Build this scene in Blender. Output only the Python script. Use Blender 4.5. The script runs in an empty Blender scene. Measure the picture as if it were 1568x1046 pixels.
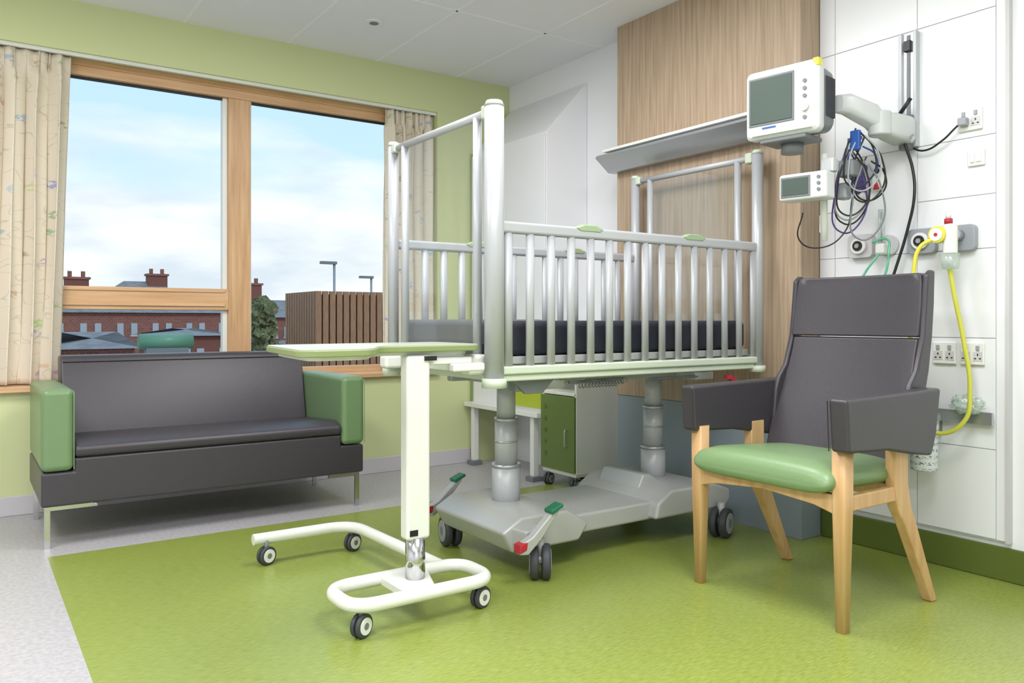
import bpy, bmesh, math, random
from mathutils import Vector, Matrix
from mathutils import noise as mn
random.seed(4)
S = bpy.context.scene
try:
    S.view_settings.view_transform = 'Standard'
except Exception as e:
    print(e)

# ------------------------------------------------------------ helpers
def lin(c):
    out = []
    for v in c:
        v = v / 255.0
        out.append(v / 12.92 if v <= 0.04045 else ((v + 0.055) / 1.055) ** 2.4)
    return (*out, 1.0)

def mat(name, rgb, rough=0.5, metal=0.0, noise=None, bump=None, alpha=None, spec=0.5, coat=0.0, emit=None):
    m = bpy.data.materials.new(name); m.use_nodes = True
    nt = m.node_tree; b = nt.nodes['Principled BSDF']
    b.inputs['Base Color'].default_value = lin(rgb)
    b.inputs['Roughness'].default_value = rough
    b.inputs['Metallic'].default_value = metal
    b.inputs['Specular IOR Level'].default_value = spec
    b.inputs['Coat Weight'].default_value = coat
    tc = nt.nodes.new('ShaderNodeTexCoord')
    mp = nt.nodes.new('ShaderNodeMapping')
    nt.links.new(tc.outputs['Object'], mp.inputs['Vector'])
    if noise:   # (rgb2, scale, stretch, lo, hi)
        rgb2, sc, st, lo, hi = noise
        mp.inputs['Scale'].default_value = st
        n = nt.nodes.new('ShaderNodeTexNoise'); n.inputs['Scale'].default_value = sc
        n.inputs['Detail'].default_value = 6
        r = nt.nodes.new('ShaderNodeValToRGB')
        r.color_ramp.elements[0].position = lo; r.color_ramp.elements[0].color = lin(rgb)
        r.color_ramp.elements[1].position = hi; r.color_ramp.elements[1].color = lin(rgb2)
        nt.links.new(mp.outputs[0], n.inputs['Vector'])
        nt.links.new(n.outputs['Fac'], r.inputs[0])
        nt.links.new(r.outputs[0], b.inputs['Base Color'])
    if bump:    # (scale, strength)
        n2 = nt.nodes.new('ShaderNodeTexNoise'); n2.inputs['Scale'].default_value = bump[0]
        n2.inputs['Detail'].default_value = 4
        bp = nt.nodes.new('ShaderNodeBump'); bp.inputs['Strength'].default_value = bump[1]
        bp.inputs['Distance'].default_value = 0.01
        nt.links.new(tc.outputs['Object'], n2.inputs['Vector'])
        nt.links.new(n2.outputs['Fac'], bp.inputs['Height'])
        nt.links.new(bp.outputs[0], b.inputs['Normal'])
    return m

def clear_mat(name, rgb=(255, 255, 255), gloss=0.06, rough=0.02, body=0.0):
    m = bpy.data.materials.new(name); m.use_nodes = True
    nt = m.node_tree; nt.nodes.clear()
    o = nt.nodes.new('ShaderNodeOutputMaterial')
    t = nt.nodes.new('ShaderNodeBsdfTransparent'); t.inputs[0].default_value = lin(rgb)
    g = nt.nodes.new('ShaderNodeBsdfGlossy'); g.inputs['Roughness'].default_value = rough
    mx = nt.nodes.new('ShaderNodeMixShader'); mx.inputs[0].default_value = gloss
    nt.links.new(t.outputs[0], mx.inputs[1]); nt.links.new(g.outputs[0], mx.inputs[2])
    last = mx
    if body > 0:
        d = nt.nodes.new('ShaderNodeBsdfDiffuse'); d.inputs[0].default_value = lin(rgb)
        m2 = nt.nodes.new('ShaderNodeMixShader'); m2.inputs[0].default_value = body
        nt.links.new(mx.outputs[0], m2.inputs[1]); nt.links.new(d.outputs[0], m2.inputs[2]); last = m2
    nt.links.new(last.outputs[0], o.inputs[0])
    return m

def wood(name, a, b2, axis='Z', sc=1.0, rough=0.45):
    st = {'Z': (14, 14, 0.9), 'X': (0.9, 14, 14), 'Y': (14, 0.9, 14)}[axis]
    return mat(name, a, rough, noise=(b2, 3.5 * sc, st, 0.32, 0.72))

def grp(name, loc, rz=0.0, local=False):
    e = bpy.data.objects.new(name, None); S.collection.objects.link(e)
    e.empty_display_size = 0.1
    e.location = loc; e.rotation_euler = (0, 0, rz)
    e['local'] = local
    return e

def attach(o, parent):
    if parent is None: return
    o.parent = parent
    if not parent['local']:
        o.matrix_parent_inverse = Matrix.Translation(parent.location).inverted()

def fin(name, bm, m, parent=None, bevel=0.0, seg=3, smooth=None, sub=0):
    bmesh.ops.recalc_face_normals(bm, faces=bm.faces)
    me = bpy.data.meshes.new(name); bm.to_mesh(me); bm.free()
    o = bpy.data.objects.new(name, me); S.collection.objects.link(o)
    if m: me.materials.append(m)
    if smooth or bevel > 0 or sub:
        for p in me.polygons: p.use_smooth = True
    if bevel > 0:
        b = o.modifiers.new('Bevel', 'BEVEL'); b.width = bevel; b.segments = seg
        b.limit_method = 'ANGLE'; b.angle_limit = math.radians(35); b.harden_normals = True
    if sub:
        s = o.modifiers.new('Sub', 'SUBSURF'); s.levels = sub; s.render_levels = sub
    attach(o, parent)
    return o

def addbox(bm, x0, x1, y0, y1, z0, z1, M=None):
    vs = [bm.verts.new(p) for p in [(x0,y0,z0),(x1,y0,z0),(x1,y1,z0),(x0,y1,z0),(x0,y0,z1),(x1,y0,z1),(x1,y1,z1),(x0,y1,z1)]]
    if M:
        for v in vs: v.co = M @ v.co
    for f in [(0,3,2,1),(4,5,6,7),(0,1,5,4),(1,2,6,5),(2,3,7,6),(3,0,4,7)]:
        bm.faces.new([vs[i] for i in f])

def box(name, x0, x1, y0, y1, z0, z1, m, parent=None, bevel=0.0, seg=3, M=None):
    bm = bmesh.new(); addbox(bm, x0, x1, y0, y1, z0, z1, M)
    return fin(name, bm, m, parent, bevel, seg)

def boxes(name, lst, m, parent=None, bevel=0.0, seg=2):
    bm = bmesh.new()
    for b in lst: addbox(bm, *b)
    return fin(name, bm, m, parent, bevel, seg)

def addrod(bm, p0, p1, r0, r1=None, n=20, sy=1.0):
    if r1 is None: r1 = r0
    p0 = Vector(p0); p1 = Vector(p1); d = (p1 - p0).normalized()
    up = Vector((0, 0, 1)) if abs(d.z) < 0.9 else Vector((1, 0, 0))
    a = d.cross(up).normalized(); b = d.cross(a).normalized()
    if abs(d.z) >= 0.9: a = Vector((1, 0, 0)); b = Vector((0, 1, 0)); 
    A = []; B = []
    for i in range(n):
        t = 2 * math.pi * i / n
        off = a * math.cos(t) + b * math.sin(t) * sy
        A.append(bm.verts.new(p0 + off * r0)); B.append(bm.verts.new(p1 + off * r1))
    for i in range(n):
        f = bm.faces.new([A[i], A[(i+1) % n], B[(i+1) % n], B[i]]); f.smooth = True
    bm.faces.new(A[::-1]); bm.faces.new(B)

def rod(name, p0, p1, r0, m, parent=None, r1=None, n=24, sy=1.0, bevel=0.0):
    bm = bmesh.new(); addrod(bm, p0, p1, r0, r1, n, sy)
    return fin(name, bm, m, parent, bevel, 2)

def rods(name, lst, m, parent=None, n=16, sy=1.0):
    bm = bmesh.new()
    for l in lst:
        addrod(bm, l[0], l[1], l[2], l[3] if len(l) > 3 else None, n, sy)
    return fin(name, bm, m, parent)

def tube(name, pts, r, m, parent=None, smooth=True, cyclic=False, res=10):
    c = bpy.data.curves.new(name, 'CURVE'); c.dimensions = '3D'
    c.bevel_depth = r; c.bevel_resolution = 5; c.use_fill_caps = True; c.resolution_u = res
    if smooth:
        s = c.splines.new('BEZIER'); s.bezier_points.add(len(pts) - 1)
        for bp, p in zip(s.bezier_points, pts):
            bp.co = p; bp.handle_left_type = 'AUTO'; bp.handle_right_type = 'AUTO'
    else:
        s = c.splines.new('POLY'); s.points.add(len(pts) - 1)
        for q, p in zip(s.points, pts): q.co = (*p, 1)
    s.use_cyclic_u = cyclic
    c.materials.append(m)
    o = bpy.data.objects.new(name, c); S.collection.objects.link(o)
    attach(o, parent)
    return o

def fillet(pts, rad, closed=False, n=8):
    P = [Vector(p) for p in pts]; out = []; N = len(P)
    for i in range(N):
        if not closed and i in (0, N - 1): out.append(tuple(P[i])); continue
        a, b, c = P[i-1], P[i], P[(i+1) % N]
        u = (a - b); v = (c - b)
        r = min(rad, u.length * .45, v.length * .45)
        s = b + u.normalized() * r; e = b + v.normalized() * r
        for k in range(n + 1):
            t = k / n
            out.append(tuple((1-t)**2 * s + 2*t*(1-t) * b + t*t * e))
    return out

def prism(name, poly, axis, a0, a1, m, parent=None, bevel=0.0, seg=3):
    bm = bmesh.new()
    def P(p, a):
        return {'Z': (p[0], p[1], a), 'Y': (p[0], a, p[1]), 'X': (a, p[0], p[1])}[axis]
    A = [bm.verts.new(P(p, a0)) for p in poly]; B = [bm.verts.new(P(p, a1)) for p in poly]
    n = len(poly)
    for i in range(n): bm.faces.new([A[i], A[(i+1) % n], B[(i+1) % n], B[i]])
    bm.faces.new(A[::-1]); bm.faces.new(B)
    return fin(name, bm, m, parent, bevel, seg)

def rrect(cx, cy, hx, hy, r, n=5):
    out = []
    for (sx, sy, a0) in [(1,1,0),(-1,1,90),(-1,-1,180),(1,-1,270)]:
        for k in range(n + 1):
            a = math.radians(a0 + 90 * k / n)
            out.append((cx + sx * (hx - r) + r * math.cos(a), cy + sy * (hy - r) + r * math.sin(a)))
    return out

def loft(name, rings, m, parent=None, bevel=0.0):
    bm = bmesh.new(); R = [[bm.verts.new(p) for p in r] for r in rings]; n = len(rings[0])
    for j in range(len(R) - 1):
        for i in range(n):
            f = bm.faces.new([R[j][i], R[j][(i+1) % n], R[j+1][(i+1) % n], R[j+1][i]]); f.smooth = True
    bm.faces.new(R[0][::-1]); bm.faces.new(R[-1])
    return fin(name, bm, m, parent, bevel, 3)

# ------------------------------------------------------------ materials
M_green_wall = mat('paint_green', (212, 219, 165), 0.6)
M_white = mat('paint_white', (240, 241, 245), 0.5)
M_ceil = mat('ceiling_tile', (242, 243, 250), 0.8, bump=(300, 0.05))
M_grid = mat('ceiling_grid_mat', (252, 252, 255), 0.6)
M_panel = mat('white_laminate', (238, 239, 243), 0.3)
M_groove = mat('groove_grey', (202, 204, 208), 0.7)
M_floor_g = mat('floor_green_rubber', (129, 144, 62), 0.30, noise=((156, 168, 88), 22, (1.5, 7.5, 1), 0.30, 0.72), bump=(240, 0.03))
M_floor_w = mat('floor_grey_vinyl', (174, 171, 175), 0.38, noise=((188, 185, 189), 60, (1, 1, 1), 0.4, 0.6))
M_skirt_w = mat('skirting_grey', (206, 203, 206), 0.45)
M_skirt_g = mat('skirting_green', (90, 104, 40), 0.45)
M_oak = mat('oak_panel', (164, 139, 115), 0.5, noise=((196, 174, 151), 4.0, (18, 16, .6), .28, .74))
M_bluegrey = mat('bluegrey_laminate', (146, 158, 168), 0.4)
M_pine = wood('window_pine', (196, 152, 110), (224, 184, 140), 'Z', 0.8, 0.4)
M_pineX = wood('window_pine_h', (204, 160, 116), (226, 186, 144), 'X', 0.8, 0.4)
M_beech = wood('beech', (200, 156, 108), (220, 182, 134), 'Z', 0.7, 0.35)
M_leather = mat('dark_grey_vinyl', (64, 60, 66), 0.36, bump=(220, 0.10))
M_leather2 = mat('seam_dark', (44, 42, 46), 0.5)
M_gvinyl = mat('green_vinyl', (124, 152, 108), 0.34, bump=(220, 0.08))
M_gvinyl2 = mat('green_vinyl_sofa', (112, 140, 98), 0.34, bump=(220, 0.08))
M_silver = mat('silver_paint', (186, 188, 193), 0.36, 0.12)
M_silverw = mat('silver_base', (180, 181, 180), 0.33, 0.1)
M_alu = mat('aluminium', (190, 193, 198), 0.3, 0.7)
M_chrome = mat('chrome', (205, 205, 208), 0.15, 1.0)
M_pale = mat('pale_green_plastic', (208, 218, 200), 0.4)
M_handle = mat('handle_green', (162, 182, 146), 0.4)
M_dgreen = mat('pedal_green', (30, 112, 80), 0.4)
M_red = mat('pedal_red', (180, 36, 54), 0.4)
M_matt = mat('mattress_navy', (36, 38, 50), 0.5, bump=(60, 0.1))
M_matt2 = mat('mattress_grey', (100, 100, 107), 0.5)
M_rubber = mat('rubber_grey', (64, 66, 72), 0.55)
M_hub = mat('hub_grey', (158, 162, 170), 0.35)
M_black = mat('black_plastic', (24, 24, 26), 0.4)
M_wplast = mat('white_plastic', (234, 235, 230), 0.3)
M_cream = mat('cream_laminate', (226, 228, 218), 0.35)
M_tgreen = mat('table_green', (138, 153, 100), 0.35)
M_ttop = mat('table_top_laminate', (182, 188, 172), 0.3)
M_lgreen = mat('locker_green', (100, 120, 62), 0.4)
M_lime = mat('lime_panel', (176, 190, 56), 0.4)
M_screen = mat('screen_glass', (74, 88, 82), 0.3, spec=.3)
M_mon = mat('monitor_white', (222, 224, 224), 0.35)
M_arm = mat('arm_light_grey', (196, 199, 200), 0.35)
M_mongrey = mat('monitor_grey', (120, 124, 128), 0.45)
M_yellow = mat('yellow_label', (226, 216, 70), 0.4)
M_yhose = mat('yellow_hose', (206, 206, 80), 0.35)
M_blue = mat('blue_plastic', (50, 90, 170), 0.4)
M_purple = mat('purple_plastic', (80, 55, 120), 0.4)
M_glass = clear_mat('window_glass', (250, 253, 253), 0.0)
M_persp = clear_mat('perspex', (248, 250, 250), 0.05, 0.03, 0.03)
M_clearp = clear_mat('clear_plastic', (238, 246, 242), 0.12, 0.1, 0.25)
M_greenclear = clear_mat('green_clear', (130, 215, 180), 0.12, 0.1, 0.5)

# curtain fabric with small sprigs
CB = (228, 217, 198)
M_curt = mat('curtain_fabric', CB, 0.9)
nt = M_curt.node_tree; b = nt.nodes['Principled BSDF']
L = nt.links.new
tc = nt.nodes.new('ShaderNodeTexCoord')
def N(t, **k):
    n = nt.nodes.new(t)
    for a, v in k.items(): setattr(n, a, v)
    return n
def ramp(p0, c0, p1, c1):
    r = nt.nodes.new('ShaderNodeValToRGB')
    r.color_ramp.elements[0].position = p0; r.color_ramp.elements[0].color = (c0, c0, c0, 1)
    r.color_ramp.elements[1].position = p1; r.color_ramp.elements[1].color = (c1, c1, c1, 1)
    return r
vo = N('ShaderNodeTexVoronoi'); vo.inputs['Scale'].default_value = 10
rp = ramp(.22, 1, .27, 0)
vn = N('ShaderNodeTexNoise'); vn.inputs['Scale'].default_value = 60
r2 = ramp(.47, 0, .52, 1)
mu = N('ShaderNodeMath', operation='MULTIPLY'); mu2 = N('ShaderNodeMath', operation='MULTIPLY'); mu2.inputs[1].default_value = 0.65
hs = N('ShaderNodeHueSaturation'); hs.inputs['Saturation'].default_value = 0.75; hs.inputs['Value'].default_value = 0.66
m1 = N('ShaderNodeMixRGB')
sn = N('ShaderNodeTexNoise'); sn.inputs['Scale'].default_value = 7; sn.inputs['Detail'].default_value = 2
sb = N('ShaderNodeMath', operation='SUBTRACT'); sb.inputs[1].default_value = .5
ab = N('ShaderNodeMath', operation='ABSOLUTE'); r3 = ramp(.002, .38, .006, 0)
m0 = N('ShaderNodeMixRGB'); m0.inputs[1].default_value = lin(CB); m0.inputs[2].default_value = lin((150, 150, 140))
L(tc.outputs['UV'], vo.inputs['Vector']); L(tc.outputs['UV'], vn.inputs['Vector']); L(tc.outputs['UV'], sn.inputs['Vector'])
L(sn.outputs['Fac'], sb.inputs[0]); L(sb.outputs[0], ab.inputs[0]); L(ab.outputs[0], r3.inputs[0]); L(r3.outputs[0], m0.inputs[0])
L(vo.outputs['Distance'], rp.inputs[0]); L(vn.outputs['Fac'], r2.inputs[0])
L(rp.outputs[0], mu.inputs[0]); L(r2.outputs[0], mu.inputs[1]); L(mu.outputs[0], mu2.inputs[0])
L(vo.outputs['Color'], hs.inputs['Color']); L(hs.outputs[0], m1.inputs[2]); L(m0.outputs[0], m1.inputs[1]); L(mu2.outputs[0], m1.inputs[0])
L(m1.outputs[0], b.inputs['Base Color'])

# ------------------------------------------------------------ room
WX = 3.30; WY = 4.82; H = 2.70
XL = -2.6; YB = -1.9
box('floor', XL, WX, YB, WY, -0.12, -0.004, M_floor_w)
box('floor_green_inlay', 0.30, WX, YB, 3.89, -0.004, 0.0, M_floor_g)
box('floor_vinyl_border', XL, 0.30, YB, WY, -0.004, 0.0, M_floor_w)
box('floor_vinyl_strip', 0.30, WX, 3.89, WY, -0.004, 0.0, M_floor_w)
box('ceiling', XL, WX, YB, WY, H, H + 0.1, M_ceil)
gl = []
for x in [-1.96, -1.36, -0.76, -0.15, 0.45, 1.05, 1.65, 2.245, 2.85]:
    gl.append((x - .007, x + .007, YB, WY, H - 0.002, H + 0.001))
for y in [-1.0, 0.2, 1.39, 2.59, 3.79]:
    gl.append((XL, WX, y - .007, y + .007, H - 0.002, H + 0.001))
boxes('ceiling_grid', gl, M_grid)
OX0, OX1, OZ0, OZ1 = -0.32, 2.70, 0.63, 2.43
boxes('wall_window_side', [(XL, OX0, WY, WY + .25, 0, H), (OX1, WX + .2, WY, WY + .25, 0, H),
      (OX0, OX1, WY, WY + .25, 0, OZ0), (OX0, OX1, WY, WY + .25, OZ1, H)], M_green_wall)
box('wall_bedhead', WX, WX + .2, YB, WY, 0, H, M_white)
box('wall_left', XL - .2, XL, YB, WY + .25, 0, H, M_white)
box('wall_rear', XL - .2, WX + .2, YB - .2, YB, 0, H, M_white)
box('baseboard_window', XL, 2.96, WY - .012, WY, 0.0, 0.10, M_skirt_w, bevel=.004)
box('baseboard_bedhead', WX - .014, WX, YB, 2.24, 0.0, 0.13, M_skirt_g, bevel=.006)
box('baseboard_cupboard_side', WX - .014, WX, 3.49, 3.93, 0.0, 0.10, M_skirt_g, bevel=.004)

# window
GT = 2.345
w = grp('window_1', (1.2, 5.0, 1.5))
F0, F1 = 4.95, 5.03
boxes('frame_horizontal', [(OX0, OX1, F0, F1, GT, OZ1), (OX0, OX1, F0, F1, OZ0, 0.70),
      (OX0 + .06, 1.333, F0, F1, 1.06, 1.188)], M_pineX, w, .004)
boxes('frame_vertical', [(OX0, OX0 + .06, F0, F1, .70, GT), (OX1 - .06, OX1, F0, F1, .70, GT),
      (1.333, 1.464, F0, F1, .70, GT)], M_pine, w, .004)
boxes('sash_line', [(1.305, 1.333, F0 + .03, F1, 1.188, GT), (1.305, 1.333, F0 + .03, F1, .70, 1.06), (1.464, 1.474, F0 + .02, F1, .70, GT)], M_wplast, w, .002)
boxes('transom_bead', [(OX0 + .06, 1.31, F0 - .012, F0, 1.082, 1.10), (OX0 + .06, 1.31, F0 - .008, F0, 1.165, 1.18), (OX0, OX1, F0 - .012, F0, 2.395, 2.43)], M_pineX, w, .003)
boxes('glass', [(OX0 + .06, 1.333, 4.995, 5.0, 1.188, GT), (OX0 + .06, 1.333, 4.995, 5.0, .70, 1.06),
      (1.464, OX1 - .06, 4.995, 5.0, .70, GT)], M_glass, w)
boxes('seal_black', [(OX0 + .06, 1.31, 4.985, 5.01, GT - .01, GT), (1.474, OX1 - .06, 4.985, 5.01, GT - .01, GT)], M_black, w)
box('trim_window_sill', OX0, OX1, 4.775, 4.95, .63, .66, M_pineX, bevel=.005)
box('trim_curtain_rail', OX0, OX1, 4.84, 4.86, 2.412, 2.43, M_wplast)

def curtain(name, xa0, xa1, xb0, xb1, y, z0, z1, folds, ph):
    bm = bmesh.new(); nx, nz = 200, 60; uvl = bm.loops.layers.uv.new('UVMap'); V = []
    for j in range(nz + 1):
        t = j / nz; row = []
        for i in range(nx + 1):
            s = i / nx
            x0 = xb0 + (xa0 - xb0) * t; x1 = xb1 + (xa1 - xb1) * t
            x = x0 + (x1 - x0) * s
            a = 0.038 * (1 - 0.5 * max(0, (t - .9) / .1))
            ss = s + 0.025 * mn.noise(Vector((s * 5, t * 2.5, ph)))
            wv = math.sin(ss * folds * 2 * math.pi + ph + 0.5 * math.sin(3 * t + s * 4))
            wv += 0.35 * math.sin(ss * folds * 3.7 * math.pi + ph * 2 + t * 2)
            if t > .945: wv = 0.35 * wv + 0.6 * math.sin(s * folds * 7 * math.pi)
            zz = z0 + (z1 - z0) * t
            row.append((bm.verts.new((x + 0.015 * math.sin(ss * folds * 4 * math.pi + ph), y + a * wv, zz)), s * folds * .14, zz))
        V.append(row)
    for j in range(nz):
        for i in range(nx):
            q = [V[j][i], V[j][i+1], V[j+1][i+1], V[j+1][i]]
            f = bm.faces.new([k[0] for k in q]); f.smooth = True
            for lp, k in zip(f.loops, q): lp[uvl].uv = (k[1], k[2])
    o = fin(name, bm, M_curt)
    sm = o.modifiers.new('Solid', 'SOLIDIFY'); sm.thickness = 0.003
    return o
curtain('curtain', -0.28, 0.475, -0.28, 0.42, 4.872, .668, 2.41, 7, 0.5)
curtain('curtain', 2.33, 2.69, 2.32, 2.69, 4.872, .668, 2.41, 5, 1.2)

# bedhead oak panel
p = grp('oak_wall_panel', (3.2, 2.86, 0.0))
box('oak_face', 3.14, WX - .001, 2.246, 3.478, .57, H, M_oak, p, .002)
box('lower_face', 3.145, WX - .001, 2.246, 3.478, 0.0, .568, M_bluegrey, p, .002)
l = grp('overbed_reading_light', (3.07, 2.9, 1.9))
prism('housing', [(3.141, 1.85), (3.141, 1.955), (3.12, 1.965), (3.0, 1.94), (2.99, 1.925), (3.09, 1.85)], 'Y', 2.30, 3.50, M_alu, l, .003)
box('diffuser', 3.02, 3.12, 2.33, 3.47, 1.958, 1.972, M_wplast, l)

# IPS panelling on bedhead wall
bm = bmesh.new(); addbox(bm, 3.285, 3.299, 1.44, 2.244, .15, 2.695)
fin('wall_panel_backing', bm, M_groove)
cols = [(1.4775, 1.7825), (1.7855, 2.1625), (2.1655, 2.242)]; rows = [.155, .50, .93, 1.28, 1.49, 1.72, 2.21, 2.69]
lst = []
for (a, c) in cols:
    for i in range(len(rows) - 1):
        if a < 2.1 and rows[i] == 1.49 and a > 1.7: continue
        z0, z1 = rows[i] + .0015, rows[i+1] - .0015
        if a > 1.7 and a < 2.1 and rows[i] == 1.28: z1 = 1.718
        lst.append((3.28, 3.286, a, c, z0, z1))
lst.append((3.28, 3.286, 1.442, 1.4745, .155, 2.69))
boxes('wall_panelling', lst, M_panel, bevel=.001)
box('trim_panel_edge', 3.272, 3.299, 1.425, 1.439, .15, 2.695, M_skirt_w)

# corner cupboard
c = grp('corner_cupboard', (3.13, 4.37, 0))
prism('body', [(2.975, .42), (3.298, .42), (3.298, 2.52), (2.975, 2.17)], 'Y', 3.94, 4.80, M_white, c, .002)
boxes('doors', [(2.962, 2.974, 3.945, 4.368, .66, 2.15), (2.962, 2.974, 4.372, 4.795, .66, 2.15)], M_panel, c, .002)
box('green_niche', 2.962, 2.974, 3.945, 4.30, .45, .62, M_lime, c)
boxes('shelf', [(2.90, 2.974, 3.94, 4.80, .40, .43)], M_wplast, c, .003)
boxes('legs', [(2.92, 2.96, 4.70, 4.74, .03, .40), (2.92, 2.96, 4.0, 4.04, .03, .40), (3.2, 3.24, 4.70, 4.74, .0, .42), (3.2, 3.24, 4.0, 4.04, 0, .42)], M_wplast, c, .003)
boxes('feet', [(2.90, 2.98, 4.68, 4.76, 0, .03), (2.90, 2.98, 3.98, 4.06, 0, .03)], M_mongrey, c, .003)
box('edge_strip', 2.960, 2.976, 4.795, 4.81, .43, 2.17, M_tgreen, c)

# downlight
d = grp('ceiling_downlight', (1.94, 4.2, H))
rod('ring', (1.94, 4.2, H - .008), (1.94, 4.2, H), .05, M_white, d, r1=.055)
rod('lens', (1.94, 4.2, H - .010), (1.94, 4.2, H - .007), .026, M_mongrey, d)

# ------------------------------------------------------------ wheel / caster
def caster(parent, x, y, r, ax, wd, mt, mh, housing, zt, tag, hubr=.68, trail=0.0):
    ax = Vector((ax[0], ax[1], 0)).normalized(); C = Vector((x, y, r))
    L1 = []; L2 = []; L3 = []
    for s in (-1, 1):
        a = C + ax * s * wd * .08; b2 = C + ax * s * wd * .5
        L1.append((a, b2, r)); L2.append((a, C + ax * s * (wd * .5 + .003), r * hubr)); L3.append((a, C + ax * s * (wd * .5 + .0035), r * .3))
    o = rods('tyre_' + tag, L1, mt, parent, 36)
    bv = o.modifiers.new('B', 'BEVEL'); bv.width = r * .14; bv.segments = 3; bv.limit_method = 'ANGLE'; bv.angle_limit = .6
    rods('hub_' + tag, L2, mh, parent, 28)
    rods('axle_' + tag, L3, M_mongrey, parent, 16)
    rods('stem_' + tag, [(C + Vector((0, 0, r * .2)), Vector((x, y, zt)), r * .24)], housing, parent, 16)
    rods('fork_' + tag, [(Vector((x, y, r * 1.03)), Vector((x, y, r * 1.35)), r * .45, r * .35)], housing, parent, 20)

# ------------------------------------------------------------ sofa
s = grp('two_seat_sofa', (1.035, 4.38, 0))
prism('base', [(.285, .185), (1.785, .185), (1.785, .335), (1.659, .335), (1.659, .393), (.411, .393), (.411, .335), (.285, .335)], 'Y', 3.997, 4.70, M_leather, s, .012, 4)
box('arm_left', .283, .410, 3.985, 4.66, .338, .70, M_gvinyl2, s, .028, 5)
box('arm_right', 1.660, 1.787, 3.985, 4.66, .338, .70, M_gvinyl2, s, .028, 5)
prism('seat_cushion', [(3.99, .394), (4.60, .394), (4.60, .435), (4.06, .468), (3.985, .44)], 'X', .412, 1.658, M_leather, s, .018, 5)
prism('back_cushion', [(4.50, .40), (4.70, .40), (4.745, .80), (4.73, .82), (4.61, .82), (4.59, .80)], 'X', .412, 1.658, M_leather, s, .022, 5)
box('back_shell', .42, 1.65, 4.69, 4.735, .2, .74, M_leather, s, .01)
tube('seam_back', [(.42, 4.584, .79), (1.65, 4.584, .79)], .002, M_leather2, s, False)
for nm, xx in (('l', .410), ('r', 1.787)):
    tube('seam_arm_' + nm, fillet([(xx, 3.992, .345), (xx, 3.992, .685), (xx, 4.64, .685)], .03), .0022, M_gvinyl, s, False)
for i, (x, y) in enumerate([(.31, 4.03), (1.76, 4.03), (.31, 4.66), (1.76, 4.66)]):
    boxes('leg_%d' % i, [(x - .012, x + .012, y - .006, y + .006, 0, .185)], M_chrome, s, .001)
boxes('leg_plates', [(.30, .50, 4.022, 4.04, .165, .185), (1.60, 1.77, 4.022, 4.04, .165, .185), (.30, .322, 4.03, 4.67, .168, .185), (1.75, 1.772, 4.03, 4.67, .168, .185)], M_chrome, s, .001)
rod('bolt', (.50, 4.03, .165), (.50, 4.03, .188), .012, M_chrome, s)

# ------------------------------------------------------------ armchair
a = grp('high_back_armchair', (2.56, 1.805, 0))
for tag, y in (('l', 2.105), ('r', 1.507)):
    loft('front_leg_' + tag, [[(x, yy, z) for x, yy in rrect(2.325, y, h, h, .008, 3)] for z, h in [(0, .017), (.40, .025), (.60, .026)]], M_beech, a)
    pr = [(2.60, .60), (2.60, .44), (2.615, .36), (2.66, .30), (2.835, 0), (2.870, 0), (2.735, .29), (2.70, .36), (2.68, .44), (2.68, .60)]
    prism('back_leg_' + tag, pr, 'Y', y - .02, y + .02, M_beech, a, .006, 3)
    boxes('side_rail_' + tag, [(2.34, 2.62, y - .014, y + .014, .385, .435)], M_beech, a, .005)
prism('front_rail', [(1.52, .44), (1.52, .375), (1.60, .395), (1.805, .412), (2.01, .395), (2.095, .375), (2.095, .44)], 'X', 2.305, 2.335, M_beech, a, .004)
boxes('rear_rail', [(2.62, 2.65, 1.52, 2.09, .39, .44)], M_beech, a, .005)
rings = []
for x, mid, hh, hy in [(2.262, .468, .006, .262), (2.264, .470, .022, .275), (2.273, .474, .036, .285), (2.295, .480, .044, .292), (2.36, .483, .047, .293), (2.55, .476, .044, .292), (2.70, .470, .040, .290), (2.74, .468, .034, .285)]:
    ring = []
    for k in range(61):
        q = -math.cos(math.pi * k / 60)
        e = (max(0, 1 - abs(q) ** 8)) ** .5
        ring.append((x, 1.806 + hy * q, mid + hh * e + .006 * (1 - q * q) * (hh / .04)))
    for k in range(1, 60):
        q = math.cos(math.pi * k / 60)
        e = (max(0, 1 - abs(q) ** 8)) ** .5
        ring.append((x, 1.806 + hy * q, mid - hh * e))
    rings.append(ring)
loft('seat_cushion', rings, M_gvinyl, a)
for tag, y0, y1 in (('l', 2.086, 2.152), ('r', 1.452, 1.518)):
    prism('arm_' + tag, [(2.275, .582), (2.262, .752), (2.60, .757), (2.83, .762), (2.80, .60), (2.77, .53), (2.66, .545), (2.50, .572)], 'Y', y0, y1, M_leather, a, .012, 4)
    yi = y0 if tag == 'l' else y1
    tube('arm_seam_' + tag, [(2.268, yi, .585), (2.259, yi, .745)], .002, M_leather2, a, False)
def xb(z):
    pts = [(.46, 2.66), (.55, 2.69), (.62, 2.72), (.75, 2.775), (.85, 2.812), (.94, 2.838), (1.0, 2.85), (1.17, 2.875)]
    for (z0, x0), (z1, x1) in zip(pts, pts[1:]):
        if z <= z1: return x0 + (x1 - x0) * (z - z0) / (z1 - z0)
    return pts[-1][1]
def back_ring(z, hy, th, r=.02, dx=0):
    ring = []
    x0 = xb(z) + dx
    n = 24
    for k in range(n + 1):
        q = -1 + 2 * k / n
        ring.append((x0 + .030 * (1 - q * q) + .006 * abs(q) ** 8, 1.805 + hy * q, z))
    for k in range(n + 1):
        q = 1 - 2 * k / n
        ring.append((x0 + th - .012 * abs(q) ** 8, 1.805 + hy * q, z))
    return ring
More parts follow.
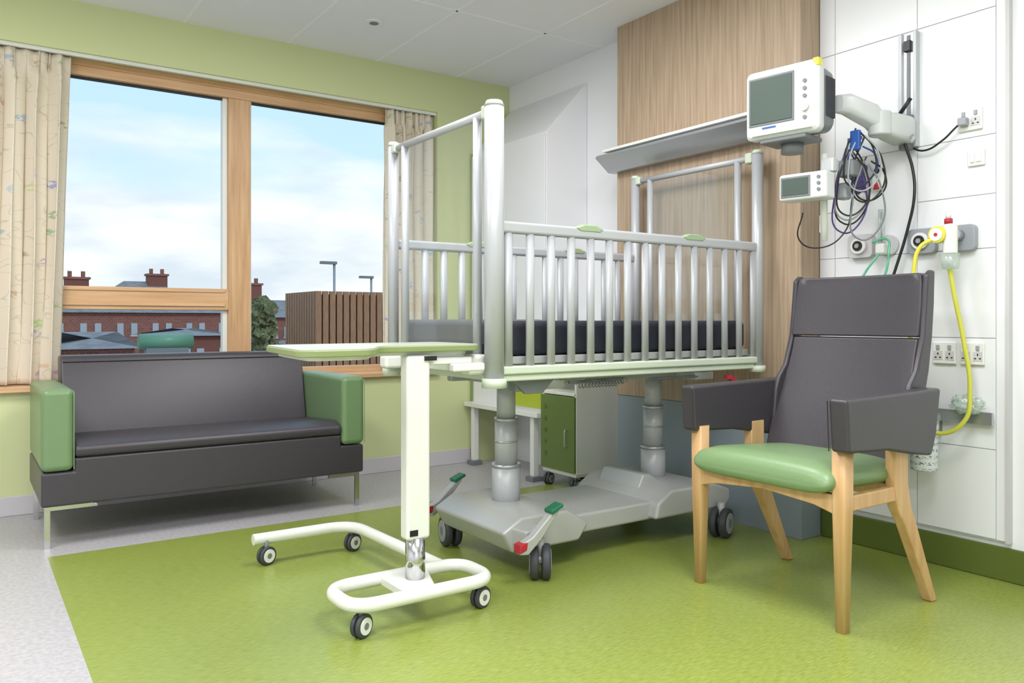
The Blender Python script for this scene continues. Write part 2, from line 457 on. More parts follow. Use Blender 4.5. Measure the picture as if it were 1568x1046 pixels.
loft('back_cushion', [back_ring(z, hy, .07) for z, hy in [(.46, .275), (.6, .279), (.68, .281), (.73, .279), (.77, .272), (.81, .264), (.88, .261), (.934, .262)]], M_leather, a, .008)
loft('head_cushion', [back_ring(z, hy, .07, dx=-.010) for z, hy in [(.938, .264), (.95, .268), (1.05, .267), (1.14, .263), (1.165, .258), (1.173, .250)]], M_leather, a, .008)
for tag, sg in (('l', 1), ('r', -1)):
    y = 1.805 + sg * .274
    poly = [(2.72, .60), (2.735, .72), (2.755, .77), (2.80, .82), (2.842, .94), (2.857, 1.06), (2.868, 1.165), (2.895, 1.182), (2.920, 1.182), (2.915, 1.06), (2.902, .94), (2.88, .82), (2.855, .74), (2.81, .58)]
    prism('wing_' + tag, poly, 'Y', y - .011, y + .011, M_leather, a, .009, 4)

# ------------------------------------------------------------ crib
c = grp('hospital_cot', (2.33, 2.83, 0))
X0, X1, Y0, Y1 = 1.59, 3.06, 2.42, 3.24
ZT = 1.775
post = []
for (x, y, r) in [(X0, Y0, .036), (X0, Y1, .024), (X1, Y0, .026), (X1, Y1, .024)]:
    post.append(((x, y, .775), (x, y, ZT), r))
rods('end_posts', post, M_silver, c, 28)
rods('post_caps', [(p[1], (p[1][0], p[1][1], ZT + .018), p[2] * 1.05, p[2] * .8) for p in post], M_pale, c, 28)
for tag, x in (('foot', X0), ('head', X1)):
    ym0, ym1 = 2.535, 3.125
    rods('inner_posts_' + tag, [((x, ym0, .81), (x, ym0, ZT - .02), .017), ((x, ym1, .81), (x, ym1, ZT - .02), .017)], M_silver, c)
    rods('top_rail_' + tag, [((x, Y0, ZT - .015), (x, Y1, ZT - .015), .015)], M_silver, c)
    boxes('rail_ends_' + tag, [(x - .022, x + .022, Y0 + .02, Y0 + .06, ZT - .04, ZT + .010), (x - .02, x + .02, Y1 - .05, Y1 - .015, ZT - .035, ZT + .008)], M_pale, c, .008)
    box('clear_panel_' + tag, x - .003, x + .003, ym0 + .016, ym1 - .016, .84, ZT - .03, M_persp, c)
    boxes('lower_rail_' + tag, [(x - .015, x + .015, Y0, Y1, .80, .84)], M_pale, c, .005)
for tag, y in (('near', Y0), ('far', Y1)):
    boxes('side_top_rail_' + tag, [(X0 + .02, X1 - .015, y - .016, y + .016, 1.318, 1.362)], M_silver, c, .012)
    boxes('side_bottom_rail_' + tag, [(X0 + .02, X1 - .015, y - .016, y + .016, .80, .832)], M_pale, c, .008)
    bars = []
    n = 15
    for i in range(n):
        x = X0 + .062 + (X1 - X0 - .095) * i / (n - 1)
        bars.append(((x, y, .825), (x, y, 1.325), .018))
    rods('bars_' + tag, bars, M_silver, c, 16, .62)
    for k, x in enumerate((2.03, 2.62)):
        prism('handle_%s_%d' % (tag, k), [(x - .07, 1.358), (x - .03, 1.373), (x + .03, 1.373), (x + .07, 1.358), (x + .05, 1.345), (x - .05, 1.345)], 'Y', y - .02, y + .02, M_handle, c, .006)
boxes('deck', [(X0 + .03, X1 - .03, Y0 + .03, Y1 - .03, .835, .865)], M_silverw, c, .004)
boxes('deck_frame', [(X0 + .03, X1 - .03, Y0 - .005, Y0 + .035, .775, .80), (X0 + .03, X1 - .03, Y1 - .035, Y1 + .005, .775, .80),
      (X0 + .02, X0 + .06, Y0, Y1, .775, .815), (X1 - .06, X1 - .02, Y0, Y1, .775, .815)], M_pale, c, .006)
box('mattress', X0 + .04, X1 - .04, Y0 + .035, Y1 - .035, .867, .998, M_matt, c, .025, 4)
box('mattress_cover_end', X0 + .034, X0 + .30, Y0 + .07, Y1 - .031, .90, 1.003, M_matt2, c, .025, 4)
rods('bumpers', [((X0 - .0, Y0, .755), (X0, Y0, .79), .046), ((X0 - .01, Y1, .755), (X0 - .01, Y1, .79), .04), ((X1, Y0, .76), (X1, Y0, .79), .036), ((X1, Y1, .76), (X1, Y1, .79), .036)], M_pale, c, 28)
boxes('foot_bumper_arms', [(X0 - .085, X0 + .0, Y0 + .03, Y0 + .10, .80, .875), (X0 - .085, X0, Y1 - .10, Y1 - .03, .79, .85)], M_wplast, c, .015)
boxes('under_frame', [(1.75, 2.95, 2.62, 2.66, .735, .775), (1.75, 2.95, 3.0, 3.04, .735, .775), (1.86, 1.98, 2.5, 3.15, .73, .765), (2.73, 2.85, 2.5, 3.15, .73, .765)], M_silverw, c, .005)
boxes('under_levers', [(2.0, 2.28, 2.49, 2.51, .745, .757), (2.45, 2.75, 2.50, 2.52, .74, .752), (1.72, 1.86, 2.47, 2.52, .73, .775)], M_mongrey, c, .004)
prism('under_bracket', [(1.70, .775), (1.90, .775), (1.84, .72), (1.76, .72)], 'Y', 2.46, 2.48, M_mongrey, c, .004)
for k, (xs, ys) in enumerate([(2.02, 2.47), (2.13, 2.55)]):
    pts = [(xs + .0022 * i, ys + .013 * math.cos(i * .8), .742 + .013 * math.sin(i * .8)) for i in range(100)]
    tube('spring_%d' % k, pts, .0022, M_mongrey, c, False)
prism('red_lever', [(2.86, .75), (2.90, .75), (2.95, .70), (2.93, .69), (2.89, .73), (2.86, .735)], 'Y', 2.43, 2.45, M_red, c)
for tag, x in (('foot', 1.92), ('head', 2.79)):
    rods('column_' + tag, [((x, 2.83, .20), (x, 2.83, .385), .060), ((x, 2.83, .38), (x, 2.83, .58), .048), ((x, 2.83, .57), (x, 2.83, .745), .040)], M_silver, c, 32)
    rods('column_rings_' + tag, [((x, 2.83, .375), (x, 2.83, .39), .062), ((x, 2.83, .57), (x, 2.83, .585), .050), ((x, 2.83, .48), (x, 2.83, .488), .0495)], M_alu, c, 32)
prism('base_foot', [(1.75, .10), (1.70, .185), (1.79, .235), (2.02, .235), (2.13, .165), (2.08, .10)], 'Y', 2.53, 3.07, M_silverw, c, .014, 4)
prism('base_mid', [(1.95, .115), (1.95, .20), (2.08, .195), (2.55, .195), (2.62, .20), (2.70, .115)], 'Y', 2.57, 3.03, M_silverw, c, .012, 4)
prism('base_head', [(2.50, .125), (2.52, .195), (2.60, .245), (2.88, .245), (2.99, .205), (2.99, .16), (2.96, .125)], 'Y', 2.52, 3.08, M_silverw, c, .014, 4)
prism('base_gusset', [(1.745, 2.54), (1.87, 2.54), (1.82, 2.46), (1.76, 2.46)], 'Z', .135, .20, M_silverw, c, .008)
prism('base_hump', [(2.565, .22), (2.60, .285), (2.64, .285), (2.72, .235)], 'Y', 2.70, 2.98, M_silverw, c, .008)
rt = (.82, -.57)
caster(c, 1.845, 2.485, .068, rt, .08, M_rubber, M_hub, M_silverw, .16, 'a')
caster(c, 1.79, 3.08, .068, (.95, -.2), .075, M_rubber, M_hub, M_silverw, .15, 'b')
caster(c, 2.89, 2.49, .068, (.35, -.93), .08, M_rubber, M_hub, M_silverw, .16, 'c')
caster(c, 2.89, 3.08, .068, (.35, -.93), .075, M_rubber, M_hub, M_silverw, .15, 'd')
for tag, y in (('near', 2.43), ('far', 3.15)):
    prism('brake_lever_' + tag, [(1.70, .13), (1.74, .125), (1.80, .175), (1.885, .27), (1.87, .285), (1.76, .19), (1.70, .165)], 'Y', y - .018, y + .018, M_silverw, c, .006)
    prism('brake_pad_green_' + tag, [(1.845, .262), (1.90, .288), (1.895, .30), (1.84, .278)], 'Y', y - .026, y + .026, M_dgreen, c, .004)
    prism('brake_pad_red_' + tag, [(1.695, .135), (1.73, .145), (1.735, .175), (1.70, .170)], 'Y', y - .022, y + .022, M_red, c, .005)

# ------------------------------------------------------------ overbed table
t = grp('overbed_table', (1.28, 2.44, 0))
top = fillet([(.785, 2.20, 0), (1.02, 2.20, 0), (1.13, 2.40, 0), (1.53, 2.40, 0), (1.53, 2.74, 0), (.85, 2.72, 0)], .05, True, 6)
prism('table_edge', [(q[0], q[1]) for q in top], 'Z', .893, .912, M_tgreen, t, .003, 2)
top = fillet([(.789, 2.204, 0), (1.018, 2.204, 0), (1.128, 2.404, 0), (1.526, 2.404, 0), (1.526, 2.736, 0), (.853, 2.716, 0)], .048, True, 6)
prism('table_top', [(q[0], q[1]) for q in top], 'Z', .900, .916, M_ttop, t, .001, 2)
prism('top_underside', [(q[0], q[1]) for q in fillet([(.83, 2.24, 0), (1.01, 2.24, 0), (1.12, 2.44, 0), (1.50, 2.44, 0), (1.50, 2.70, 0), (.88, 2.69, 0)], .05, True, 6)], 'Z', .880, .893, M_cream, t)
box('column_outer', 1.235, 1.325, 2.412, 2.468, .255, .882, M_wplast, t, .012, 4)
rod('column_inner', (1.28, 2.44, .10), (1.28, 2.44, .26), .034, M_chrome, t, n=32)
boxes('slot', [(1.30, 1.345, 2.405, 2.415, .862, .877)], M_black, t)
boxes('arm_bracket', [(1.26, 1.50, 2.425, 2.455, .845, .872)], M_wplast, t, .006)
boxes('release_lever', [(1.40, 1.53, 2.385, 2.42, .82, .85)], M_wplast, t, .008)
boxes('label', [(1.245, 1.275, 2.4095, 2.413, .27, .29)], M_black, t)
ZB = .105
loop = fillet([(1.0, 2.32, ZB), (1.52, 2.32, ZB), (1.52, 2.54, ZB), (1.0, 2.54, ZB)], .09, True)
tube('base_loop', loop, .023, M_wplast, t, False, True)
tube('base_leg', fillet([(1.44, 2.545, ZB), (1.41, 3.28, ZB), (.98, 3.28, ZB)], .12), .023, M_wplast, t, False)
prism('base_plate', [(1.19, 2.33), (1.30, 2.33), (1.37, 2.53), (1.19, 2.53)], 'Z', .085, .12, M_wplast, t, .008)
for k, (x, y, axd) in enumerate([(1.03, 3.265, (.35, -.93)), (1.40, 3.25, (.35, -.93)), (1.04, 2.345, (.45, -.9)), (1.49, 2.355, (.3, -.95))]):
    caster(t, x, y, .038, axd, .036, M_rubber, M_wplast, M_mongrey, .10, 'abcd'[k], .70)

# ------------------------------------------------------------ bedside locker
k = grp('bedside_locker', (3.1, 3.75, 0))
boxes('carcass', [(2.93, 3.27, 3.595, 3.612, .10, .78), (2.93, 3.27, 3.905, 3.922, .10, .78), (3.25, 3.27, 3.61, 3.91, .10, .78),
      (2.93, 3.27, 3.60, 3.92, .085, .11), (2.93, 3.27, 3.60, 3.92, .555, .575), (2.92, 3.28, 3.59, 3.925, .77, .795)], M_cream, k, .003)
box('door', 2.915, 2.929, 3.597, 3.92, .112, .552, M_lgreen, k, .003)
hl = []
for i in range(5):
    z = .20 + i * .07
    hl.append(((2.912, 3.87, z), (2.916, 3.87, z), .014))
rods('door_holes', hl, M_skirt_g, k)
tube('handle', fillet([(2.915, 3.655, .26), (2.89, 3.655, .26), (2.89, 3.655, .36), (2.915, 3.655, .36)], .01), .004, M_alu, k, False)
for i, (x, y) in enumerate([(2.955, 3.63), (2.955, 3.89), (3.23, 3.63), (3.23, 3.89)]):
    caster(k, x, y, .036, (.3, -.95), .04, M_rubber, M_hub, M_mongrey, .09, 'abcd'[i])

# ------------------------------------------------------------ patient monitor & arm
r = grp('equipment_wall_rail', (3.27, 1.81, 1.95))
boxes('rail', [(3.262, 3.28, 1.772, 1.848, 1.72, 2.20)], M_alu, r, .003)
boxes('rail_lips', [(3.25, 3.264, 1.772, 1.786, 1.72, 2.20), (3.25, 3.264, 1.834, 1.848, 1.72, 2.20)], M_silver, r, .002)
boxes('slot', [(3.258, 3.263, 1.803, 1.817, 1.73, 2.19)], M_mongrey, r)
boxes('bracket', [(3.245, 3.266, 1.795, 1.825, 2.12, 2.165)], M_black, r, .003)

am = grp('articulated_wall_arm', (3.1, 1.85, 1.8))
loft('arm_fore', [[(x, yv, zv) for (yv, zv) in rrect(y, z, hy, hz, .02)] for x, y, z, hy, hz in [(2.965, 1.95, 1.89, .03, .034), (2.99, 1.92, 1.885, .034, .04), (3.05, 1.85, 1.83, .038, .044), (3.08, 1.84, 1.80, .036, .04)]], M_arm, am)
rod('elbow', (3.09, 1.835, 1.75), (3.09, 1.835, 1.85), .045, M_arm, am, bevel=.01)
loft('arm_rear', [[(x, yv, zv) for (yv, zv) in rrect(y, z, hy, hz, .02)] for x, y, z, hy, hz in [(3.07, 1.835, 1.80, .035, .04), (3.14, 1.825, 1.795, .046, .052), (3.22, 1.815, 1.785, .05, .056), (3.25, 1.81, 1.785, .04, .05)]], M_arm, am)
rod('clamp_knob', (3.17, 1.80, 1.84), (3.17, 1.75, 1.90), .008, M_black, am)
rod('pivot', (3.245, 1.81, 1.71), (3.245, 1.81, 1.85), .028, M_mongrey, am)
rod('clamp_screw', (3.16, 1.74, 1.72), (3.22, 1.77, 1.76), .006, M_alu, am)
rod('pole', (2.955, 2.0, 1.33), (2.955, 2.0, 1.69), .014, M_wplast, am)
boxes('hook', [(2.94, 2.98, 1.95, 2.01, 1.61, 1.67), (2.945, 2.965, 1.99, 2.02, 1.36, 1.44)], M_mon, am, .008)

m = grp('patient_monitor', (2.75, 2.055, 1.89), math.radians(9), True)
loft('shell', [[(x, yv, zv) for (yv, zv) in rrect(0, z, hy, hz, rr)] for x, z, hy, hz, rr in [(-.012, 0, .146, .130, .02), (0, 0, .158, .142, .025), (.04, 0, .158, .142, .025), (.055, .0, .150, .136, .03)]], M_mon, m, .004)
loft('rear_shell', [[(x, yv, zv) for (yv, zv) in rrect(0, z, hy, hz, rr)] for x, z, hy, hz, rr in [(.055, .0, .148, .134, .03), (.15, .003, .144, .127, .035), (.18, .005, .134, .114, .035), (.20, .01, .11, .09, .03)]], M_mongrey, m, .004)
boxes('vent_ribs', [(.08 + i * .014, .084 + i * .014, -.152, -.13, -.07, .09) for i in range(6)], M_rubber, m)
box('bezel', -.016, -.011, -.060, .140, -.088, .112, M_mongrey, m, .003)
box('screen', -.019, -.015, -.052, .132, -.079, .104, M_screen, m, .003)
rods('knob', [((-.03, -.105, -.045), (-.01, -.105, -.045), .017)], M_mon, m)
rods('buttons', [((-.018, -.105, z), (-.01, -.105, z), .008) for z in (0.0, .03, .06, -.085)], M_mongrey, m)
box('front_cable_port', -.02, .0, -.135, .125, -.130, -.110, M_mon, m, .004)
box('alarm_label', -.01, .025, -.1595, -.135, .112, .1435, M_yellow, m, .003)
box('base_plate', -.0, .15, -.10, .10, -.16, -.141, M_mongrey, m, .006)
rod('swivel', (.09, 0, -.20), (.09, 0, -.16), .045, M_mongrey, m)
boxes('brand_strip', [(-.0145, -.011, .02, .08, -.103, -.096)], M_blue, m)

sm = grp('pulse_oximeter', (2.81, 2.02, 1.545), math.radians(11), True)
box('body', 0, .09, -.115, .085, -.055, .055, M_mon, sm, .012, 3)
box('screen_bezel', -.004, .002, -.05, .075, -.042, .042, M_mongrey, sm, .002)
box('screen', -.006, -.003, -.042, .067, -.034, .034, M_screen, sm)
rods('buttons', [((-.006, -.085, z), (.0, -.085, z), .007) for z in (-.02, .005, .03)], M_mongrey, sm)
box('rear_clamp', .09, .122, -.10, .02, -.05, .05, M_mongrey, sm, .004)

cb = am
rr_ = random.Random(3)
for i in range(10):
    x = 2.97 + rr_.uniform(0, .09); y = 1.86 + rr_.uniform(0, .09); z0 = 1.70 + rr_.uniform(-.05, .08); dp = rr_.uniform(.12, .36)
    mcol = [M_black, M_mongrey, M_black, M_blue, M_hub, M_black, M_hub, M_black, M_purple, M_black][i]
    tube('lead_%d' % i, [(x, y, z0), (x - .03, y + .03, z0 - dp * .5), (x, y + .02, z0 - dp), (x + .05, y - .04, z0 - dp * .85), (x + .04, y - .05, z0 - dp * .35), (x, y - .02, z0 - .02)], .0035, mcol, cb)
tube('lead_long', [(2.84, 2.02, 1.44), (2.86, 2.05, 1.33), (2.93, 2.0, 1.30), (2.99, 1.93, 1.36), (3.0, 1.9, 1.5)], .003, M_black, cb)
boxes('connector_block', [(2.97, 3.04, 1.88, 1.95, 1.585, 1.655)], M_mongrey, cb, .012)
boxes('connector_block_b', [(3.0, 3.05, 1.93, 1.98, 1.50, 1.57)], M_hub, cb, .012)
boxes('connector_clip', [(2.98, 3.0, 1.86, 1.90, 1.69, 1.77)], M_blue, cb, .004)
tube('power_cable', [(3.215, 1.80, 1.73), (3.23, 1.775, 1.62), (3.22, 1.763, 1.51), (3.22, 1.79, 1.38), (3.21, 1.835, 1.22), (3.2, 1.85, 1.16)], .006, M_black, cb)
tube('mains_cable', [(3.25, 1.80, 1.72), (3.25, 1.74, 1.695), (3.24, 1.66, 1.72), (3.245, 1.60, 1.77), (3.26, 1.578, 1.79)], .004, M_black, cb)

# ------------------------------------------------------------ wall fittings
XF = 3.28
def plate(name, y, z, sy, sz, kind):
    g = grp(name, (XF, y, z))
    box('plate', XF - .012, XF, y - sy, y + sy, z - sz, z + sz, M_wplast, g, .004)
    if kind == 'double':   # British twin socket: three rectangular holes and a rocker above each
        boxes('socket_faces', [(XF - .0135, XF - .011, y + q - .017, y + q + .017, z - .028, z + .008) for q in (-.023, .023)], M_skirt_w, g)
        boxes('pins', [(XF - .015, XF - .0130, y + q + w_ - hw, y + q + w_ + hw, z + zz - hz, z + zz + hz) for q in (-.023, .023) for w_, zz, hw, hz in ((-.009, -.018, .0035, .002), (.009, -.018, .0035, .002), (0, -.003, .002, .004))], M_black, g)
        boxes('rockers', [(XF - .018, XF - .011, y + q - .006, y + q + .006, z + .014, z + .032) for q in (-.023, .023)], M_hub, g, .001)
    if kind == 'switch':
        boxes('rockers', [(XF - .018, XF - .011, y - .02, y - .003, z - .018, z + .018), (XF - .018, XF - .011, y + .003, y + .02, z - .018, z + .018)], M_panel, g, .002)
    return g
g = plate('power_socket', 1.568, 1.79, .046, .044, 'double')
box('plug', 3.235, 3.266, 1.568, 1.600, 1.765, 1.797, M_hub, g, .005)
plate('power_socket', 1.668, .868, .046, .044, 'double')
plate('power_socket', 1.560, .868, .046, .044, 'double')
plate('light_switch', 1.545, 1.636, .032, .032, 'switch')
for y in (2.025, 1.752):
    g = grp('medical_gas_outlet', (XF, y, 1.325))
    prism('housing', rrect(y, 1.325, .058, .052, .02), 'X', XF - .03, XF, M_hub if y != 2.025 else M_skirt_w, g, .004)
    rod('collar', (XF - .045, y, 1.325), (XF - .028, y, 1.325), .034, M_wplast, g)
    rod('valve', (XF - .050, y, 1.325), (XF - .044, y, 1.325), .022, M_black, g)
    rod('valve_core', (XF - .054, y, 1.325), (XF - .049, y, 1.325), .010, M_hub, g)
g = grp('oxygen_flowmeter', (3.22, 1.905, 1.33))
rod('tube', (3.22, 1.905, 1.32), (3.22, 1.905, 1.47), .013, M_clearp, g)
rod('float_scale', (3.22, 1.905, 1.33), (3.22, 1.905, 1.46), .004, M_hub, g)
box('valve_body', 3.20, 3.28, 1.885, 1.925, 1.28, 1.325, M_wplast, g, .008)
rod('outlet_plate', (3.265, 1.905, 1.32), (3.28, 1.905, 1.32), .045, M_skirt_w, g)
tube('green_tubing', [(3.20, 1.905, 1.28), (3.17, 1.95, 1.20), (3.16, 1.97, 1.14), (3.15, 1.93, 1.11), (3.16, 1.87, 1.16), (3.18, 1.85, 1.28), (3.2, 1.87, 1.34), (3.19, 1.93, 1.33)], .005, M_greenclear, g)
g = grp('suction_regulator', (3.18, 1.615, 1.33))
prism('outlet_housing', rrect(1.598, 1.325, .058, .052, .02), 'X', XF - .03, XF, M_hub, g, .004)
rod('gauge', (3.145, 1.635, 1.335), (3.170, 1.635, 1.335), .034, M_yellow, g, bevel=.004)
rod('gauge_face', (3.141, 1.635, 1.335), (3.146, 1.635, 1.335), .025, M_wplast, g)
rod('gauge_hub', (3.139, 1.635, 1.335), (3.142, 1.635, 1.335), .007, M_red, g)
rod('body', (3.18, 1.598, 1.26), (3.18, 1.598, 1.375), .026, M_wplast, g, bevel=.004)
rod('connector', (3.18, 1.598, 1.335), (3.255, 1.598, 1.335), .022, M_alu, g)
rod('knob_red', (3.17, 1.60, 1.375), (3.17, 1.60, 1.395), .015, M_red, g)
rod('knob_top', (3.17, 1.60, 1.395), (3.17, 1.60, 1.425), .010, M_wplast, g)
rod('collection_jar', (3.18, 1.598, 1.20), (3.18, 1.598, 1.26), .030, M_clearp, g, r1=.034)
tube('yellow_tube', [(3.15, 1.65, 1.32), (3.13, 1.69, 1.29), (3.12, 1.71, 1.20), (3.12, 1.72, 1.0), (3.12, 1.74, .75)], .008, M_yellow, g)
tube('suction_hose', [(3.18, 1.60, 1.20), (3.19, 1.588, 1.10), (3.2, 1.558, .924), (3.2, 1.534, .723), (3.19, 1.552, .607), (3.17, 1.636, .555), (3.13, 1.70, .60), (3.13, 1.71, .68)], .0085, M_yhose, g)
g = grp('accessory_rail', (3.25, 1.63, .64))
box('rail', 3.248, 3.26, 1.475, 1.83, .595, .645, M_alu, g, .002)
boxes('rail_supports', [(3.26, 3.28, 1.50, 1.53, .60, .64), (3.26, 3.28, 1.76, 1.79, .60, .64)], M_mongrey, g)
M_label = mat('canister_label', (224, 228, 232), .3)
nt = M_label.node_tree; bs = nt.nodes['Principled BSDF']
tcn = nt.nodes.new('ShaderNodeTexCoord'); mpn = nt.nodes.new('ShaderNodeMapping'); mpn.inputs['Scale'].default_value = (60, 60, 220)
nz = nt.nodes.new('ShaderNodeTexNoise'); nz.inputs['Scale'].default_value = 1.6; nz.inputs['Detail'].default_value = 1
wv = nt.nodes.new('ShaderNodeTexWave'); wv.bands_direction = 'Z'; wv.inputs['Scale'].default_value = 12
ra = nt.nodes.new('ShaderNodeValToRGB'); ra.color_ramp.elements[0].position = .55; ra.color_ramp.elements[1].position = .6
rb_ = nt.nodes.new('ShaderNodeValToRGB'); rb_.color_ramp.elements[0].position = .5; rb_.color_ramp.elements[1].position = .55
mm = nt.nodes.new('ShaderNodeMath'); mm.operation = 'MULTIPLY'
mc = nt.nodes.new('ShaderNodeMixRGB'); mc.inputs[1].default_value = lin((222, 227, 232)); mc.inputs[2].default_value = lin((70, 78, 104))
nt.links.new(tcn.outputs['Object'], mpn.inputs[0]); nt.links.new(mpn.outputs[0], nz.inputs['Vector']); nt.links.new(tcn.outputs['Object'], wv.inputs['Vector'])
nt.links.new(nz.outputs['Fac'], ra.inputs[0]); nt.links.new(wv.outputs['Fac'], rb_.inputs[0])
nt.links.new(ra.outputs[0], mm.inputs[0]); nt.links.new(rb_.outputs[0], mm.inputs[1]); nt.links.new(mm.outputs[0], mc.inputs[0]); nt.links.new(mc.outputs[0], bs.inputs['Base Color'])
bm = bmesh.new(); bmesh.ops.create_icosphere(bm, subdivisions=4, radius=1)
for v in bm.verts:
    n = mn.noise(v.co * 2.6) * .5 + mn.noise(v.co * 6) * .3
    v.co = Vector((3.222 + v.co.x * .022 * (1 + n), 1.555 + v.co.y * .055 * (1 + n), .672 + v.co.z * .034 * (1 + n)))
fin('plastic_tubing_bag', bm, M_clearp, g, smooth=True)
g = grp('suction_liner_canister', (3.18, 1.703, .5))
rod('canister', (3.180, 1.703, .40), (3.180, 1.703, .60), .050, M_label, g, r1=.056, bevel=.005, n=32)
rod('lid', (3.180, 1.703, .60), (3.180, 1.703, .625), .060, M_clearp, g, n=32)
boxes('bracket', [(3.228, 3.281, 1.68, 1.73, .54, .59)], M_mongrey, g)
g = grp('staff_call_unit', (XF, 1.95, 1.6))
box('body', XF - .02, XF, 1.925, 1.975, 1.56, 1.67, M_wplast, g, .006)
rod('speaker', (XF - .024, 1.95, 1.645), (XF - .019, 1.95, 1.645), .012, M_black, g)
prism('red_pull', [(1.935, 1.565), (1.965, 1.565), (1.95, 1.60)], 'X', XF - .03, XF - .018, M_red, g, .003)
g = grp('otoscope_holder', (XF, 2.03, 1.64))
prism('purple_scope_holder', [(2.0, 1.68), (2.055, 1.70), (2.06, 1.62), (2.035, 1.55), (2.01, 1.56)], 'X', XF - .04, XF, M_purple, g, .01)
rod('scope_head', (3.23, 2.035, 1.67), (3.225, 2.035, 1.70), .018, M_black, g)
rod('scope_end', (3.26, 2.02, 1.56), (3.26, 2.015, 1.53), .012, M_wplast, g)
g = grp('blue_wall_label', (XF, 2.07, 1.78))
boxes('label', [(XF - .003, XF, 2.03, 2.10, 1.80, 1.815), (XF - .003, XF, 2.045, 2.06, 1.76, 1.79), (XF - .003, XF, 2.075, 2.09, 1.755, 1.785)], M_blue, g)

# ------------------------------------------------------------ outside
M_ground = mat('asphalt', (130, 132, 134), .9, noise=((150, 150, 150), 3, (1, 1, 1), .4, .6))
M_slate = mat('slate_roof', (124, 122, 126), .7, noise=((142, 140, 144), 2, (1, 1, 4), .4, .6))
M_brick = mat('brick', (140, 84, 66), .9)
nt = M_brick.node_tree; bt = nt.nodes.new('ShaderNodeTexBrick'); tcn = nt.nodes.new('ShaderNodeTexCoord')
mpn = nt.nodes.new('ShaderNodeMapping'); mpn.inputs['Rotation'].default_value = (math.radians(90), 0, 0)
bt.inputs['Scale'].default_value = 2.0
bt.inputs['Color1'].default_value = lin((152, 94, 80)); bt.inputs['Color2'].default_value = lin((132, 82, 74)); bt.inputs['Mortar'].default_value = lin((156, 128, 118))
nt.links.new(tcn.outputs['Object'], mpn.inputs[0]); nt.links.new(mpn.outputs[0], bt.inputs['Vector']); nt.links.new(bt.outputs[0], nt.nodes['Principled BSDF'].inputs['Base Color'])
M_brickd = mat('brick_dark', (130, 82, 72), .9)
M_slat = wood('timber_slat', (132, 94, 68), (170, 126, 92), 'Z')
M_core = mat('enclosure_dark', (74, 54, 46), .9)
M_wingl = mat('house_window', (176, 184, 194), .2)
M_tank = mat('tank_green', (104, 150, 124), .4)
box('outside_ground', -60, 90, 5.6, 130, -4.2, -4.0, M_ground)

def house(name, x0, x1, y0, y1, ze, zr, hip=True, wm=None, wins=0, chim=()):
    g = grp(name, ((x0+x1)/2, (y0+y1)/2, -4))
    box('walls', x0, x1, y0, y1, -4, ze, wm or M_brick, g)
    bm = bmesh.new(); o = .3; ym = (y0+y1)/2; hx = (y1-y0)/2 if hip else 0
    v = [bm.verts.new(p) for p in [(x0-o,y0-o,ze),(x1+o,y0-o,ze),(x1+o,y1+o,ze),(x0-o,y1+o,ze),(x0+hx,ym,zr),(x1-hx,ym,zr)]]
    for f in [(0,1,5,4),(2,3,4,5),(1,2,5),(3,0,4),(0,3,2,1)]: bm.faces.new([v[i] for i in f])
    fin('roof', bm, M_slate, g)
    if wins:
        lst = []; lst2 = []
        for i in range(wins):
            x = x0 + (x1 - x0) * (i + .5) / wins + (.12 if i % 2 else -.12)
            for zz in (ze - 1.5, ze - 3.6):
                lst.append((x - .19, x + .19, y0 - .06, y0 + .02, zz, zz + .8)); lst2.append((x - .24, x + .24, y0 - .05, y0 + .02, zz - .08, zz))
        boxes('windows', lst, M_wingl, g); boxes('sills', lst2, M_skirt_w, g)
    if chim:
        boxes('chimneys', [(cx - .7, cx + .7, ym - .5, ym + .5, ze, cz) for cx, cz in chim], M_brickd, g)
        boxes('chimney_caps', [(cx - .8, cx + .8, ym - .6, ym + .6, cz - .15, cz) for cx, cz in chim], M_brick, g)
        boxes('chimney_pots', [(cx + q - .12, cx + q + .12, ym - .12, ym + .12, cz, cz + .4) for cx, cz in chim for q in (-.4, .4)], M_brick, g)
    return g
house('brick_terrace', 2.6, 16.6, 58, 64, 1.5, 2.5, True, None, 13, [(6.4, 3.9)])
house('brick_terrace', 7.5, 15.5, 64.5, 70, 1.6, 4.0, True, None, 5, [(12.6, 4.6)])
house('brick_terrace', -16, 2.2, 60, 66, 1.6, 3.0, True, None, 14, [(-8, 4.2)])
house('brick_terrace', 17.8, 30, 60, 67, 1.2, 2.6, False, None, 11, [(18.8, 3.9)])
house('brick_house', 3.1, 5.9, 36, 41, -.15, .5, True, M_brick)
house('brick_house', 8.6, 12.4, 46, 51, .15, .55, True, M_brickd, 4)
house('brick_house', 18.0, 24.0, 50, 55, -.6, .3, True, M_brick, 5)
g = grp('green_storage_tank', (5.5, 28, -1.0))
rod('tank', (4.7, 28, .30), (6.35, 28, .30), .25, M_tank, g)
boxes('stand', [(4.9, 6.2, 27.8, 28.2, -4, .1)], M_mongrey, g)
g = grp('timber_slat_enclosure', (10.8, 25, -4))
box('core', 9.6, 15.0, 25.1, 28, -4, 1.85, M_core, g)
boxes('slats', [(9.5 + i * .24, 9.5 + i * .24 + .19, 25.0, 25.1, -4, 1.95) for i in range(23)] + [(9.5, 9.6, 25.15 + i * .24, 25.15 + i * .24 + .19, -4, 1.95) for i in range(12)], M_slat, g)
for (x, y, zt) in ((16.2, 40, 4.0), (20.6, 45, 3.6)):
    g = grp('street_lamp', (x, y, -4))
    rod('post', (x, y, -4), (x, y, zt), .07, M_hub, g, n=10)
    boxes('lantern', [(x - .75, x + .1, y - .15, y + .15, zt - .06, zt + .08)], M_mongrey, g)
g = grp('garden_tree', (14.9, 48, -4))
